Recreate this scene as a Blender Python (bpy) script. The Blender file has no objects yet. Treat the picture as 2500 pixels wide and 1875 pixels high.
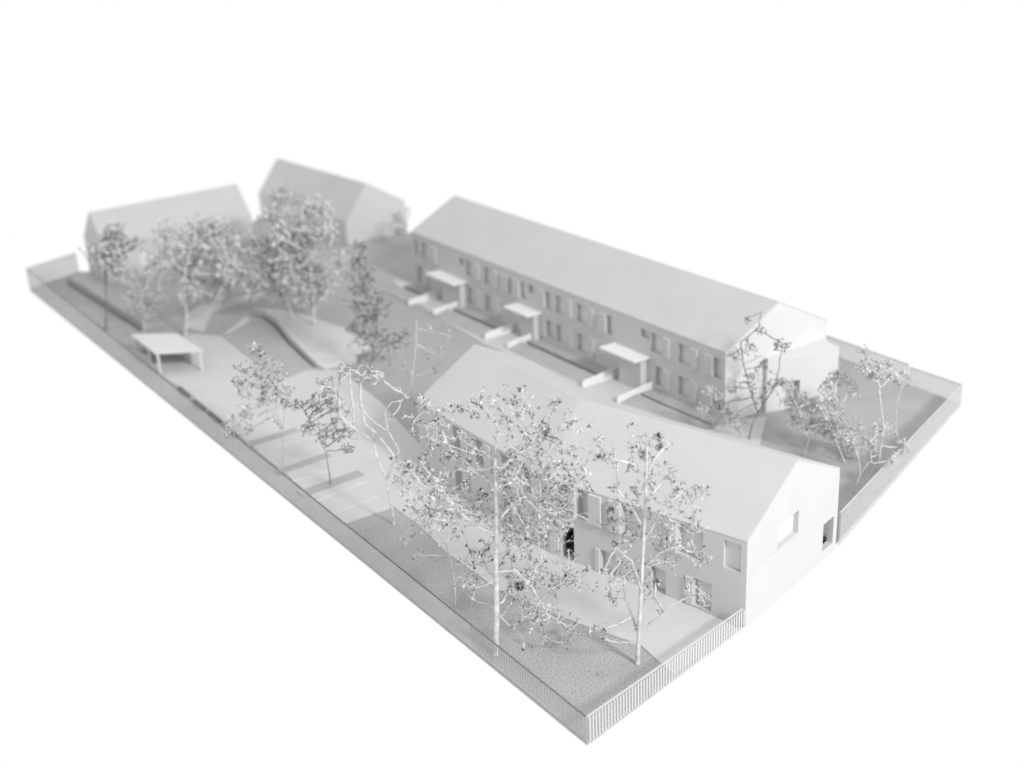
import bpy, bmesh, math, random
import numpy as np
from mathutils import Vector, Matrix
from mathutils.geometry import tessellate_polygon
random.seed(4); RNG = np.random.default_rng(11)
S = bpy.context.scene
COL = S.collection
# ------------------------------------------------------------------ camera
# 1 unit is about 2 cm of the real card model
cam = bpy.data.cameras.new('camera'); co = bpy.data.objects.new('camera', cam); COL.objects.link(co)
cam.sensor_width = 36.0; cam.lens = 45.635
cam.clip_start = 0.1; cam.clip_end = 500
_p, _r = 0.387118, -0.045522
_rt = Vector((1, 0, 0)); _fw = Vector((0, math.cos(_p), -math.sin(_p))); _up = Vector((0, math.sin(_p), math.cos(_p)))
_r2 = math.cos(_r)*_rt + math.sin(_r)*_up; _u2 = -math.sin(_r)*_rt + math.cos(_r)*_up
co.matrix_world = Matrix(((_r2.x, _u2.x, -_fw.x, 0), (_r2.y, _u2.y, -_fw.y, 0), (_r2.z, _u2.z, -_fw.z, 10), (0, 0, 0, 1)))
cam.dof.use_dof = True; cam.dof.focus_distance = 18.2; cam.dof.aperture_fstop = 0.285
S.camera = co
# ------------------------------------------------------------------ light: a white studio surround and one big soft lamp
w = bpy.data.worlds.new('World'); S.world = w; w.use_nodes = True
bg = w.node_tree.nodes['Background']; bg.inputs[0].default_value = (1, 1, 1, 1); bg.inputs[1].default_value = 1.0
def area(name, loc, target, size, power):
    l = bpy.data.lights.new(name, 'AREA'); l.shape = 'DISK'; l.size = size; l.energy = power
    o = bpy.data.objects.new(name, l); COL.objects.link(o); o.location = loc
    o.rotation_euler = (Vector(target)-Vector(loc)).to_track_quat('-Z', 'Y').to_euler(); return o
area('studio_lamp', (29.0, -19.5, 32.0), (0.0, 22.0, 0.5), 8.5, 28500)
S.view_settings.view_transform = 'Standard'; S.view_settings.look = 'None'
S.view_settings.exposure = 0.0; S.view_settings.gamma = 1.0
# ------------------------------------------------------------------ materials
def mat(name, base, var=0.03, scale=6.0, rough=0.8, bump=0.0, bscale=120.0, speck=None, hard=0.2):
    m = bpy.data.materials.new(name); m.use_nodes = True; nt = m.node_tree; N = nt.nodes; L = nt.links
    b = N['Principled BSDF']; b.inputs['Roughness'].default_value = rough; b.inputs['Specular IOR Level'].default_value = 0.25
    tc = N.new('ShaderNodeTexCoord'); no = N.new('ShaderNodeTexNoise'); no.inputs['Scale'].default_value = scale
    no.inputs['Detail'].default_value = 6
    L.new(tc.outputs['Object'], no.inputs['Vector'])
    mr = N.new('ShaderNodeMapRange'); mr.inputs['From Min'].default_value = 0.5-hard; mr.inputs['From Max'].default_value = 0.5+hard
    mr.inputs['To Min'].default_value = base-var; mr.inputs['To Max'].default_value = base+var
    L.new(no.outputs['Fac'], mr.inputs['Value'])
    out = mr.outputs['Result']
    if speck:
        n2 = N.new('ShaderNodeTexNoise'); n2.inputs['Scale'].default_value = speck[0]; n2.inputs['Detail'].default_value = 3
        L.new(tc.outputs['Object'], n2.inputs['Vector'])
        m2 = N.new('ShaderNodeMapRange'); m2.inputs['From Min'].default_value = 0.28; m2.inputs['From Max'].default_value = 0.72
        m2.inputs['To Min'].default_value = -speck[1]; m2.inputs['To Max'].default_value = speck[1]
        L.new(n2.outputs['Fac'], m2.inputs['Value'])
        ad = N.new('ShaderNodeMath'); ad.operation = 'ADD'; L.new(out, ad.inputs[0]); L.new(m2.outputs['Result'], ad.inputs[1])
        n3 = N.new('ShaderNodeTexNoise'); n3.inputs['Scale'].default_value = speck[0]*.55; n3.inputs['Detail'].default_value = 1
        L.new(tc.outputs['Object'], n3.inputs['Vector'])
        m3 = N.new('ShaderNodeMapRange'); m3.inputs['From Min'].default_value = 0.70; m3.inputs['From Max'].default_value = 0.78
        m3.inputs['To Min'].default_value = 0; m3.inputs['To Max'].default_value = -speck[1]*2.0
        L.new(n3.outputs['Fac'], m3.inputs['Value'])
        a2 = N.new('ShaderNodeMath'); a2.operation = 'ADD'; L.new(ad.outputs[0], a2.inputs[0]); L.new(m3.outputs['Result'], a2.inputs[1])
        out = a2.outputs[0]
    L.new(out, b.inputs['Base Color'])
    if bump:
        nb = N.new('ShaderNodeTexNoise'); nb.inputs['Scale'].default_value = bscale; nb.inputs['Detail'].default_value = 4
        L.new(tc.outputs['Object'], nb.inputs['Vector'])
        bp = N.new('ShaderNodeBump'); bp.inputs['Strength'].default_value = bump; bp.inputs['Distance'].default_value = 0.01
        L.new(nb.outputs['Fac'], bp.inputs['Height']); L.new(bp.outputs['Normal'], b.inputs['Normal'])
    return m
CARD = mat('white_card', 0.53, 0.012, 1.5, bump=0.15)
ROOF = mat('roof_card', 0.475, 0.015, 1.2, bump=0.2)
PAVE = mat('pale_card', 0.525, 0.015, 1.6, bump=0.2, speck=(60, 0.012))
BOARD = mat('grey_board', 0.36, 0.018, 1.8, rough=0.9, bump=0.8, bscale=60, speck=(40, 0.12))
STRIP = mat('grey_card', 0.38, 0.015, 2.5, rough=0.9, bump=0.3, speck=(50, 0.03))
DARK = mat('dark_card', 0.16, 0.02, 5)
WHITE = mat('bright_card', 0.60, 0.012, 2.0, bump=0.1)
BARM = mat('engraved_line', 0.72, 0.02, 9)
BARD = mat('engraved_line_painted_shade', 0.36, 0.02, 9)  # left fence lines: their shade is put into a darker colour
BUDR = mat('grey_bud', 0.50, 0.16, 9.0)
RAMP = mat('ramp_card', 0.70, 0.01, 2.0)
PANE = mat('window_card', 0.66, 0.01, 3)
STEM = mat('pale_stem', 0.55, 0.14, 12.0, rough=0.7, bump=0.9, bscale=60)
TWIG = mat('dry_stem', 0.53, 0.13, 5.0, hard=.15, rough=0.75, bump=0.4, bscale=90)
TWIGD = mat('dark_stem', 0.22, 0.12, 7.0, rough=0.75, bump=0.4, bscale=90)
BUD = mat('dry_bud', 0.40, 0.34, 18.0, rough=0.8, hard=.12)  # steep light-dark noise stands in for shading on the buds
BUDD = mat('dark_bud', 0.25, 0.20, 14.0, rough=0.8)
def acrylic(lo, hi):
    m = bpy.data.materials.new('acrylic'); m.use_nodes = True; nt = m.node_tree; N = nt.nodes; L = nt.links
    out = N['Material Output']; N.remove(N['Principled BSDF'])
    tr = N.new('ShaderNodeBsdfTransparent'); df = N.new('ShaderNodeBsdfDiffuse'); df.inputs[0].default_value = (.62, .62, .62, 1)
    tl = N.new('ShaderNodeBsdfTranslucent'); tl.inputs[0].default_value = (.62, .62, .62, 1)
    mx = N.new('ShaderNodeMixShader'); mx.inputs[0].default_value = .5
    L.new(df.outputs[0], mx.inputs[1]); L.new(tl.outputs[0], mx.inputs[2])
    m2 = N.new('ShaderNodeMixShader')
    tc = N.new('ShaderNodeTexCoord'); no = N.new('ShaderNodeTexNoise'); no.inputs['Scale'].default_value = .7  # patchy milkiness stands in for uneven reflections on the panels
    L.new(tc.outputs['Object'], no.inputs['Vector'])
    mr = N.new('ShaderNodeMapRange'); mr.inputs['From Min'].default_value = .35; mr.inputs['From Max'].default_value = .65
    mr.inputs['To Min'].default_value = lo; mr.inputs['To Max'].default_value = hi
    L.new(no.outputs['Fac'], mr.inputs['Value']); L.new(mr.outputs[0], m2.inputs[0])
    L.new(tr.outputs[0], m2.inputs[1]); L.new(mx.outputs[0], m2.inputs[2])
    gl = N.new('ShaderNodeBsdfGlossy'); gl.inputs['Roughness'].default_value = .08
    m3 = N.new('ShaderNodeMixShader'); m3.inputs[0].default_value = .05; L.new(m2.outputs[0], m3.inputs[1]); L.new(gl.outputs[0], m3.inputs[2])
    L.new(m3.outputs[0], out.inputs['Surface']); return m
ACRYL = acrylic(.30, .42); FROST = acrylic(.34, .46); CLEAR = acrylic(.06, .12)
# ------------------------------------------------------------------ helpers
def link(name, me, m, parent=None):
    o = bpy.data.objects.new(name, me); COL.objects.link(o)
    if m and not me.materials: me.materials.append(m)
    if parent: o.parent = parent
    return o
def mesh(name, vs, fs, m, parent=None, bevel=0, smooth=False):
    me = bpy.data.meshes.new(name); me.from_pydata([tuple(v) for v in vs], [], fs); me.validate(); me.update()
    if smooth: me.shade_smooth()
    bm = bmesh.new(); bm.from_mesh(me); bmesh.ops.recalc_face_normals(bm, faces=bm.faces)
    if bevel:
        bmesh.ops.bevel(bm, geom=[e for e in bm.edges if len(e.link_faces) == 2 and e.calc_face_angle(0) > .3], offset=bevel, segments=2, affect='EDGES', profile=.5)
    bm.to_mesh(me); bm.free()
    return link(name, me, m, parent)
def root(name, label, cat, loc, group=None, rz=0):
    o = bpy.data.objects.new(name, None); COL.objects.link(o); o.location = loc; o.rotation_euler = (0, 0, rz)
    o.empty_display_size = .1
    o['label'] = label; o['category'] = cat
    if group: o['group'] = group
    return o
def tag(o, label, cat, group=None):
    o['label'] = label; o['category'] = cat
    if group: o['group'] = group
    return o
BOXF = [(0,1,2,3),(7,6,5,4),(0,4,5,1),(1,5,6,2),(2,6,7,3),(3,7,4,0)]
def boxv(x0, x1, y0, y1, z0, z1):
    return [(x0,y0,z0),(x0,y1,z0),(x1,y1,z0),(x1,y0,z0),(x0,y0,z1),(x0,y1,z1),(x1,y1,z1),(x1,y0,z1)]
def box(name, x0, x1, y0, y1, z0, z1, m, parent=None, bevel=0):
    return mesh(name, boxv(x0,x1,y0,y1,z0,z1), BOXF, m, parent, bevel)
def prism(name, poly, z0, z1, m, parent=None, bevel=0, ztop=None):
    n = len(poly); vs = [(x, y, z0) for x, y in poly] + [(p[0], p[1], ztop[i] if ztop else z1) for i, p in enumerate(poly)]
    tri = tessellate_polygon([[Vector((x, y, 0)) for x, y in poly]])
    fs = [tuple(reversed(t)) for t in tri] + [tuple(i+n for i in t) for t in tri] + [(i, (i+1) % n, (i+1) % n+n, i+n) for i in range(n)]
    return mesh(name, vs, fs, m, parent, bevel)
def slab(name, poly, z0, z1, m, ztop=None):
    o = prism(name, poly, z0, z1, m, ztop=ztop); o['kind'] = 'structure'; return o
YB = math.radians(-56.0)
UB = Vector((math.cos(YB), math.sin(YB), 0)); WB = Vector((-math.sin(YB), math.cos(YB), 0))
ZV = Vector((0, 0, 1))
def wall(name, p0, d, length, height, holes, inward, m, parent, depth=.09, gable=None, z0=0.0):
    """flat wall from p0 along d with rectangular holes (s0,s1,z0,z1,depth,through) whose reveals go inward"""
    xs = sorted({0, length, *[h[0] for h in holes], *[h[1] for h in holes]}); zs = sorted({z0, height, *[h[2] for h in holes], *[h[3] for h in holes]})
    vs = []; fs = []
    def q(a, b, c, e): i = len(vs); vs.extend([a, b, c, e]); fs.append((i, i+1, i+2, i+3))
    P = lambda s, z, k=0: p0 + d*s + ZV*z + inward*k
    for i in range(len(xs)-1):
        for j in range(len(zs)-1):
            cx = (xs[i]+xs[i+1])/2; cz = (zs[j]+zs[j+1])/2
            if any(h[0] < cx < h[1] and h[2] < cz < h[3] for h in holes): continue
            q(P(xs[i], zs[j]), P(xs[i+1], zs[j]), P(xs[i+1], zs[j+1]), P(xs[i], zs[j+1]))
    for h in holes:
        a, b, c, e = h[:4]; k = h[4]
        q(P(a,c), P(a,c,k), P(a,e,k), P(a,e)); q(P(b,c), P(b,c,k), P(b,e,k), P(b,e))
        q(P(a,c), P(b,c), P(b,c,k), P(a,c,k)); q(P(a,e), P(b,e), P(b,e,k), P(a,e,k))
    if gable:
        i = len(vs); vs.extend([P(0, height), P(length, height), P(gable[0], gable[1])]); fs.append((i, i+1, i+2))
    me = bpy.data.meshes.new(name); me.from_pydata([tuple(v) for v in vs], [], fs)
    bm = bmesh.new(); bm.from_mesh(me); bmesh.ops.remove_doubles(bm, verts=bm.verts, dist=1e-5); bmesh.ops.recalc_face_normals(bm, faces=bm.faces); bm.to_mesh(me); bm.free()
    return link(name, me, m, parent)
def pane(p0, d, inward, h, parent, name='window', m=None, thick=.02):
    a, b, c, e, k = h[:5]; k -= .002; g = .0005
    vs = [p0+d*(a+g)+ZV*(c+g)+inward*k, p0+d*(b-g)+ZV*(c+g)+inward*k, p0+d*(b-g)+ZV*(e-g)+inward*k, p0+d*(a+g)+ZV*(e-g)+inward*k]
    vs = vs + [v+inward*thick for v in vs]
    return mesh(name, vs, BOXF, m or PANE, parent)
def shutter(p0, d, inward, s0, s1, z0, z1, parent, t=.035):
    vs = [p0+d*a+ZV*c+inward*k for k in (-t, .004) for a, c in ((s0,z0),(s1,z0),(s1,z1),(s0,z1))]
    return mesh('shutter', vs, BOXF, CARD, parent, bevel=.006)
# ------------------------------------------------------------------ setting: base plate and ground sheets
NEAR = (0.71, 12.924); B1 = (3.056, 15.32); B2 = (4.87, 17.44); RIGHT = (8.482, 22.526); LEFT = (-12.509, 32.665)
plot = [(.715, 12.94), (3.03, 15.33), (4.80, 17.42), (8.45, 22.54), (6.60, 25.60), (6.1, 26.2), (0.1, 33.0), (-2.75, 36.45), (-5.9, 40.3), (-7.5, 39.2), (-8.1, 36.5), (-11.35, 34.0), (-11.62, 34.05), LEFT]
slab('ground', plot, -.06, 0, BOARD)
yard = [(-7.25,25.576),(-6.864,25.119),(-5.658,23.252),(-5.051,22.288),(-4.634,21.614),(-4.058,20.74),(-3.421,19.7),(-2.841,18.786),(-2.067,19.314),(-1.58,18.583),(-1.137,17.704),(-0.325,16.506),(0.32,15.927),(0.823,15.491),(1.571,14.944),(1.93,14.22),(2.95,15.24),(1.95,16.343),(0.486,17.813),(-0.569,19.299),(-1.146,20.44),(-1.764,21.786),(-2.607,23.816),(-3.64,25.718),(-4.348,25.806),(-4.725,25.384),(-5.285,25.922),(-6.644,28.22),(-7.366,28.51),(-8.0,27.9),(-8.35,27.2)]
slab('yard_pavement', yard, 0, .016, PAVE)
slab('path', [(-2.95,32.0),(-2.6,30.9),(-1.763,29.039),(-0.503,26.802),(0.2,25.9),(0.2,20.9),(3.35,19.6),(4.3,20.75),(4.75,22.3),(3.9,22.2),(-1.8,30.7),(-2.4,31.6)], 0, .014, PAVE)
slab('garden_path', [(-7.608,28.967),(-7.786,30.026),(-7.524,30.705),(-6.982,31.077),(-6.211,31.393),(-6.119,30.824),(-6.861,30.422),(-7.189,30.034),(-7.17,29.196),(-7.09,28.557)], 0, .012, PAVE)
slab('raised_bed', [(-11.60,33.05),(-8.62,28.95),(-8.15,29.2),(-9.3,31.0),(-10.3,32.3),(-11.35,33.5)], 0, .17, STRIP, ztop=[.17,.17,.05,.05,.05,.05])
slab('sunken_court', [(-6.665,28.334),(-6.445,28.953),(-6.116,29.703),(-5.699,29.436),(-5.111,28.072),(-4.506,26.681),(-4.061,25.818),(-4.406,25.577),(-4.681,25.379),(-5.24,25.916)], 0, .006, STRIP)
slab('plateau', [(-6.187,29.75),(-5.88,29.54),(-5.45,28.83),(-4.98,27.66),(-4.45,26.54),(-4.17,26.0),(-3.98,25.79),(-3.35,26.15),(-3.1,27.1),(-3.8,28.4),(-4.8,29.4),(-5.6,30.0)], 0, .15, PAVE, ztop=[.15,.16,.16,.15,.13,.10,.03,.01,.01,.01,.01,.02])
slab('court_wall_shade', [(-6.19,29.70),(-5.86,29.50),(-5.44,28.79),(-4.97,27.62),(-4.44,26.50),(-4.17,25.97),(-4.23,25.95),(-4.51,26.47),(-5.04,27.58),(-5.51,28.75),(-5.91,29.44),(-6.20,29.64)], .004, .012, DARK)  # dark strip: shade at the foot of the plateau wall, put in as colour
slab('bed_side_shade', [(-11.62,33.03),(-8.63,28.93),(-8.69,28.89),(-11.68,32.99)], .001, .006, DARK)  # shade along the left side of the raised bed, painted as a flat strip
slab('ramp', [(-6.62,28.42),(-6.50,28.42),(-6.15,29.2),(-6.27,29.42)], .003, .05, PAVE, ztop=[.01,.01,.06,.06])
# parking bays: planting strips and thin raised lines
for q in ([(-4.30,20.90),(-3.45,21.55),(-3.33,21.40),(-4.18,20.75)], [(-3.78,20.02),(-2.80,20.75),(-2.66,20.55),(-3.62,19.82)], [(-5.05,22.15),(-4.2,22.75),(-4.08,22.6),(-4.93,21.98)]):
    slab('planting_strip', q, .012, .030, STRIP)
for (a, b) in (((-3.945,20.40),(-3.305,20.827)), ((-3.42,19.62),(-2.60,20.30)), ((-3.097,19.10),(-2.346,19.73)), ((-4.75,21.65),(-4.0,22.2))):
    A_, B_ = Vector((*a, 0)), Vector((*b, 0)); n = (B_-A_).normalized().cross(ZV)*.012
    slab('bay_line', [tuple((A_+n)[:2]), tuple((B_+n)[:2]), tuple((B_-n)[:2]), tuple((A_-n)[:2])], .014, .024, WHITE)
# lawn strips with light wells in front of the long building
def bs(s, n): v = Vector((3.918, 22.06, 0)) + UB*s + WB*n; return (v.x, v.y)
for s0, s1 in ((-11.2, -9.98), (-8.98, -6.80), (-5.98, -3.16)):
    slab('lawn_strip', [bs(s0, -.44), bs(s1, -.44), bs(s1, -.82), bs(s0, -.82)], .010, .09, STRIP, ztop=[.10, .10, .020, .020])
    slab('wall_plinth', [bs(s0, -.004), bs(s1, -.004), bs(s1, -.30), bs(s0, -.30)], .010, .09, STRIP)
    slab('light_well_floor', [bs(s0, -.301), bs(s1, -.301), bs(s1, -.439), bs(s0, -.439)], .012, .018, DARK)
slab('lawn_strip', [bs(-2.05,-.42), bs(-1.2,-.42), bs(-1.15,-.40), bs(.0,-.30), bs(.0,-.42), bs(-1.2,-.66), bs(-2.05,-.86)], .010, .09, STRIP, ztop=[.10,.10,.09,.05,.03,.02,.02])
slab('wall_plinth', [bs(-2.05,-.004), bs(-.02,-.004), bs(-.02,-.28), bs(-1.14,-.33), bs(-2.05,-.33)], .010, .09, STRIP)
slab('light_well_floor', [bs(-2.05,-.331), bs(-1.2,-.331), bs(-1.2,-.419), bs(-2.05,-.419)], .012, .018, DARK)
# ------------------------------------------------------------------ long two-storey building
HB = 1.435; RB = 2.116; WW = 2.669; LB = 11.192
P0 = Vector((3.918, 22.06, 0)) - UB*LB      # far left corner of the long facade
lb = root('long_building', 'long two-storey white building with a plain pitched roof, three canopies and two rows of windows', 'building', P0 + UB*LB/2 + WB*WW/2)
def inv(o):      # children are built in world space: undo the parent's transform
    for c in o.children: c.matrix_parent_inverse = o.matrix_basis.inverted() if o.location.length or o.rotation_euler.z else Matrix()
bpy.context.view_layer.update()
F = lambda s: LB + s
up_open = [(-.321,-.099,0),(-1.283,-.915,0),(-2.085,-1.709,0),(-3.466,-3.288,0),(-4.461,-4.054,0),(-5.206,-4.81,0),(-5.58,-5.318,0),(-6.522,-6.268,0),(-6.935,-6.731,0),(-7.956,-7.587,0),(-8.722,-8.357,0),(-10.745,-10.338,0),(-11.05,-10.92,0)]
up_shut = [(-.548,-.321),(-.915,-.745),(-1.709,-1.531),(-3.689,-3.466),(-4.054,-3.875),(-4.81,-4.627),(-5.819,-5.58),(-6.82,-6.522),(-7.241,-6.935),(-7.587,-7.359),(-8.357,-8.129),(-10.338,-10.026)]
lo_open = [(-.321,-.099),(-1.283,-.915),(-1.95,-1.709),(-4.461,-4.054),(-5.206,-4.81),(-5.58,-5.318),(-7.956,-7.587),(-8.722,-8.357),(-11.0,-10.65)]
lo_shut = [(-.548,-.321),(-.915,-.745),(-1.709,-1.531),(-4.054,-3.875),(-4.81,-4.627),(-5.78,-5.58),(-7.587,-7.359),(-8.357,-8.129),(-10.65,-10.48)]
holes = [(F(a), F(b), .86, 1.26, .10) for a, b, _ in up_open] + [(F(-2.393), F(-2.12), 1.08, 1.26, .10), (F(-9.003), F(-8.78), 1.08, 1.26, .10), (F(-6.2), F(-6.0), 1.08, 1.26, .10)] + [(F(a), F(b), .20, .60, .10) for a, b in lo_open]
wall('facade', P0, UB, LB, HB, holes, WB, CARD, lb)
for h in holes: pane(P0, UB, WB, h, lb)
for a, b in up_shut: shutter(P0, UB, WB, F(a)+.002, F(b)-.002, .855, 1.265, lb)
for a, b in lo_shut: shutter(P0, UB, WB, F(a)+.002, F(b)-.002, .195, .605, lb)
PE = P0 + UB*LB
wall('gable_wall', PE, WB, WW, HB, [], -UB, WHITE, lb, gable=(WW/2, RB))
wall('gable_wall', P0, WB, WW, HB, [], UB, CARD, lb, gable=(WW/2, RB))
wall('back_wall', P0+WB*WW, UB, LB, HB, [], -WB, CARD, lb)
def roof(parent, near, ridge, far, he, hr, t=.03):
    """near, ridge, far: lists of plan points along the building"""
    n = len(near); vs = []
    for k in (0, 1):
        dz = t if k == 0 else -.002
        vs += [Vector((p.x, p.y, he+dz)) for p in near] + [Vector((p.x, p.y, hr+dz)) for p in ridge] + [Vector((p.x, p.y, he+dz)) for p in far]
    m3 = 3*n; fs = []
    for i in range(n-1):
        fs += [(i, i+1, n+i+1, n+i), (n+i, n+i+1, 2*n+i+1, 2*n+i)]
        fs += [(m3+i, m3+n+i, m3+n+i+1, m3+i+1), (m3+n+i, m3+2*n+i, m3+2*n+i+1, m3+n+i+1)]
        fs += [(i, m3+i, m3+i+1, i+1), (2*n+i, 2*n+i+1, m3+2*n+i+1, m3+2*n+i)]
    for e in (0, n-1):
        fs += [(e, n+e, m3+n+e, m3+e), (n+e, 2*n+e, m3+2*n+e, m3+n+e)]
    return mesh('roof', vs, fs, ROOF, parent, bevel=.012)
o3 = .004
roof(lb, [P0-WB*o3-UB*o3, PE-WB*o3+UB*o3], [P0+WB*WW/2-UB*o3, PE+WB*WW/2+UB*o3], [P0+WB*(WW+o3)-UB*o3, PE+WB*(WW+o3)+UB*o3], HB-.03, RB-.03)
def slab_bs(name, s0, s1, n0, n1, z0, z1, m, parent, bevel=.006):
    vs = [(*bs(s, n), z) for z in (z0, z1) for s, n in ((s0,n0),(s0,n1),(s1,n1),(s1,n0))]
    return mesh(name, vs, BOXF, m, parent, bevel)
for s0, s1, pc in ((-9.93, -8.70, -9.4), (-6.62, -5.72, -6.1), (-3.22, -2.12, -2.95)):
    slab_bs('canopy', s0, s1, -.40, -.001, .69, .735, RAMP, lb)
    c = slab_bs('porch', s0+.34, s1-.08, -.17, -.001, .014, .69, CARD, lb)
# single-storey annex against the gable
an = [(4.80, 22.545), (6.251, 23.02), (6.15, 23.50), (5.3, 22.95), (4.62, 22.40)]
AN0 = Vector((4.781, 22.50, 0)); AN1 = Vector((6.251, 23.02, 0)); AD = (AN1-AN0).normalized(); AI = Vector((-AD.y, AD.x, 0)); AL = (AN1-AN0).length
AN_ = bpy.data.objects
hs = [(.42, .72, .02, .55, .14)]
wall('annex_wall', AN0, AD, AL, 1.04, hs, AI, WHITE, lb); pane(AN0, AD, AI, hs[0], lb, name='door', m=STRIP)
wall('annex_wall', AN1, AI, .62, 1.04, [], -AD, WHITE, lb); wall('annex_wall', AN0, AI, .62, 1.04, [], AD, WHITE, lb)
mesh('annex_roof', [AN0+ZV*1.035+AD*k+AI*j+ZV*z for z in (0, .03) for k, j in ((-.003,-.003),(-.003,.62),(AL+.003,.62),(AL+.003,-.003))], BOXF, WHITE, lb, bevel=.01)
inv(lb)
# low white side walls of the entrance ramps
for i, (s0, n0, lab) in enumerate(((-9.99, -.92, 'left white side wall of the entrance under the farthest canopy'), (-8.97, -.84, 'right white side wall of the entrance under the farthest canopy'),
        (-6.79, -.84, 'left white side wall of the entrance under the middle canopy'), (-5.97, -.80, 'right white side wall of the entrance under the middle canopy'),
        (-3.15, -.92, 'left white side wall of the entrance under the nearest canopy'), (-2.07, -.90, 'right white side wall of the entrance under the nearest canopy'))):
    vs = [(*bs(s, n), z) for s in (s0, s0+.05) for n, z in ((-.003, .012), (n0, .012), (n0, .10), (n0+.05, .15), (-.003, .23))]
    tag(mesh('ramp_wall', vs, [(0,1,2,3,4),(9,8,7,6,5),(0,5,6,1),(1,6,7,2),(2,7,8,3),(3,8,9,4),(4,9,5,0)], RAMP, None, bevel=.004), lab, 'low wall', 'white ramp walls beside the entrances')
# ------------------------------------------------------------------ bent front building
HE = 1.319; HR = 2.008; YW = math.radians(-40.36)
UW = Vector((math.cos(YW), math.sin(YW), 0)); WW_ = Vector((-math.sin(YW), math.cos(YW), 0)); FW = 2.736
Q4 = Vector((3.067, 15.307, 0)); Q5 = Q4+WW_*FW; QF = Vector((.475, 17.51, 0)); QA = Vector((-1.661, 20.72, 0))
RR = Q4+WW_*FW/2; RF = Vector((1.043, 18.885, 0)); RL = Vector((-.634, 21.554, 0)); QFf = 2*RF-QF; QAf = 2*RL-QA
fb = root('bent_building', 'bent white building in front with a folded pitched roof and bright end gable', 'building', (1.4, 18.0, 0))
bpy.context.view_layer.update()
LW = (Q4-QF).length; G = lambda s: LW+s
wh = [(G(-2.66)-.2, G(-2.66)+.02, .80, 1.28, .13), (G(-1.903)-.16, G(-1.70), .80, 1.28, .13), (G(-1.10), G(-.69), .77, 1.265, .13), (G(-3.25)+.02, G(-3.02), .80, 1.28, .13),
      (G(-.835), G(-.545), .02, .47, .12), (G(-2.451), G(-2.175), .02, .40, .12), (G(-1.55), G(-1.3), .02, .42, .12)]
door = (G(-3.20), G(-2.94), .018, .60, .13)
cor = (G(-.36), G(-.09), .80, 1.235, .06)
wall('facade', QF, UW, LW, HE, wh+[door, cor], WW_, CARD, fb)
for h in wh: pane(QF, UW, WW_, h, fb)
pane(QF, UW, WW_, cor, fb, m=WHITE)
pane(QF, UW, WW_, (door[0], door[1], door[2], door[3], .45), fb, name='door', m=DARK)
for a, b in ((-2.63,-2.41), (-2.26,-2.065), (-1.24,-1.102), (-3.00,-2.87)): shutter(QF, UW, WW_, G(a), G(b), .79, 1.285, fb, t=.05)
shutter(QF, UW, WW_, G(-.95), G(-.84), .02, .475, fb, t=.03)
shutter(QF, UW, WW_, G(-2.54), G(-2.455), .02, .405, fb, t=.03)
DL = (QF-QA).normalized(); LL = (QF-QA).length; NL = Vector((-DL.y, DL.x, 0))
lh = [(.35,.62,.80,1.26,.12),(1.15,1.42,.80,1.26,.12),(1.85,2.12,.80,1.26,.12),(2.6,2.87,.80,1.26,.12),(3.2,3.5,.80,1.26,.12),(1.15,1.42,.05,.5,.12),(2.6,2.87,.05,.5,.12)]
lh = lh[1:]
wall('facade', QA, DL, LL, HE, lh, NL, CARD, fb)
for h in lh: pane(QA, DL, NL, h, fb); shutter(QA, DL, NL, h[1]+.003, h[1]+.18, h[2]-.005, h[3]+.005, fb)
gh = [(.86, 1.46, .80, 1.165, .08), (2.28, 2.62, .10, .56, .10)]
wall('gable_wall', Q4, WW_, FW, HE, gh, -UW, CARD, fb, gable=(FW/2, HR), z0=-.06); pane(Q4, WW_, -UW, gh[0], fb, m=WHITE)
GL = QAf-QA
wall('gable_wall', QA, GL.normalized(), GL.length, HE, [], DL, CARD, fb, gable=(GL.length/2, HR))
wall('back_wall', Q5, -UW, (QFf-Q5).length, HE, [(.10, .62, .16, .62, .10)], -WW_, CARD, fb)
wall('back_wall', QFf, (QAf-QFf).normalized(), (QAf-QFf).length, HE, [], -NL, CARD, fb)
# balcony sill line on the gable
mesh('string_course', [Q4+WW_*a+ZV*z+UW*k for k in (-.002, .006) for a, z in ((.14,.80),(1.40,.78),(1.40,.792),(.14,.812))], BOXF, CARD, fb)
roof(fb, [QA-NL*o3-DL*o3, QF-NL*o3, Q4-WW_*o3+UW*o3], [RL-DL*o3, RF, RR+UW*o3], [QAf-DL*o3, QFf, Q5+WW_*o3+UW*o3], HE-.03, HR-.03, t=.03)
inv(fb)
# ------------------------------------------------------------------ two smaller houses at the back
h1 = root('gabled_house', 'small pale gabled house at the far left corner behind the trees', 'house', (-8.9, 34.5, 0)); bpy.context.view_layer.update()
D1 = Vector((.803, .596, 0)).normalized(); N1 = Vector((-D1.y, D1.x, 0)); H1 = Vector((-10.44, 32.78, 0)); L1 = 4.25; W1 = 1.43
wall('front_wall', H1, D1, L1, 1.0, [(.9,1.15,.3,.7,.06),(2.0,2.25,.3,.7,.06),(3.1,3.35,.3,.7,.06)], N1, CARD, h1)
for a in (.9, 2.0, 3.1): pane(H1, D1, N1, (a, a+.25, .3, .7, .06), h1)
wall('back_wall', H1+N1*W1, D1, L1, 1.0, [], -N1, CARD, h1)
wall('gable_wall', H1, N1, W1, 1.0, [], D1, CARD, h1, gable=(W1/2, 1.8)); wall('gable_wall', H1+D1*L1, N1, W1, 1.0, [], -D1, CARD, h1, gable=(W1/2, 1.8))
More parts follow.
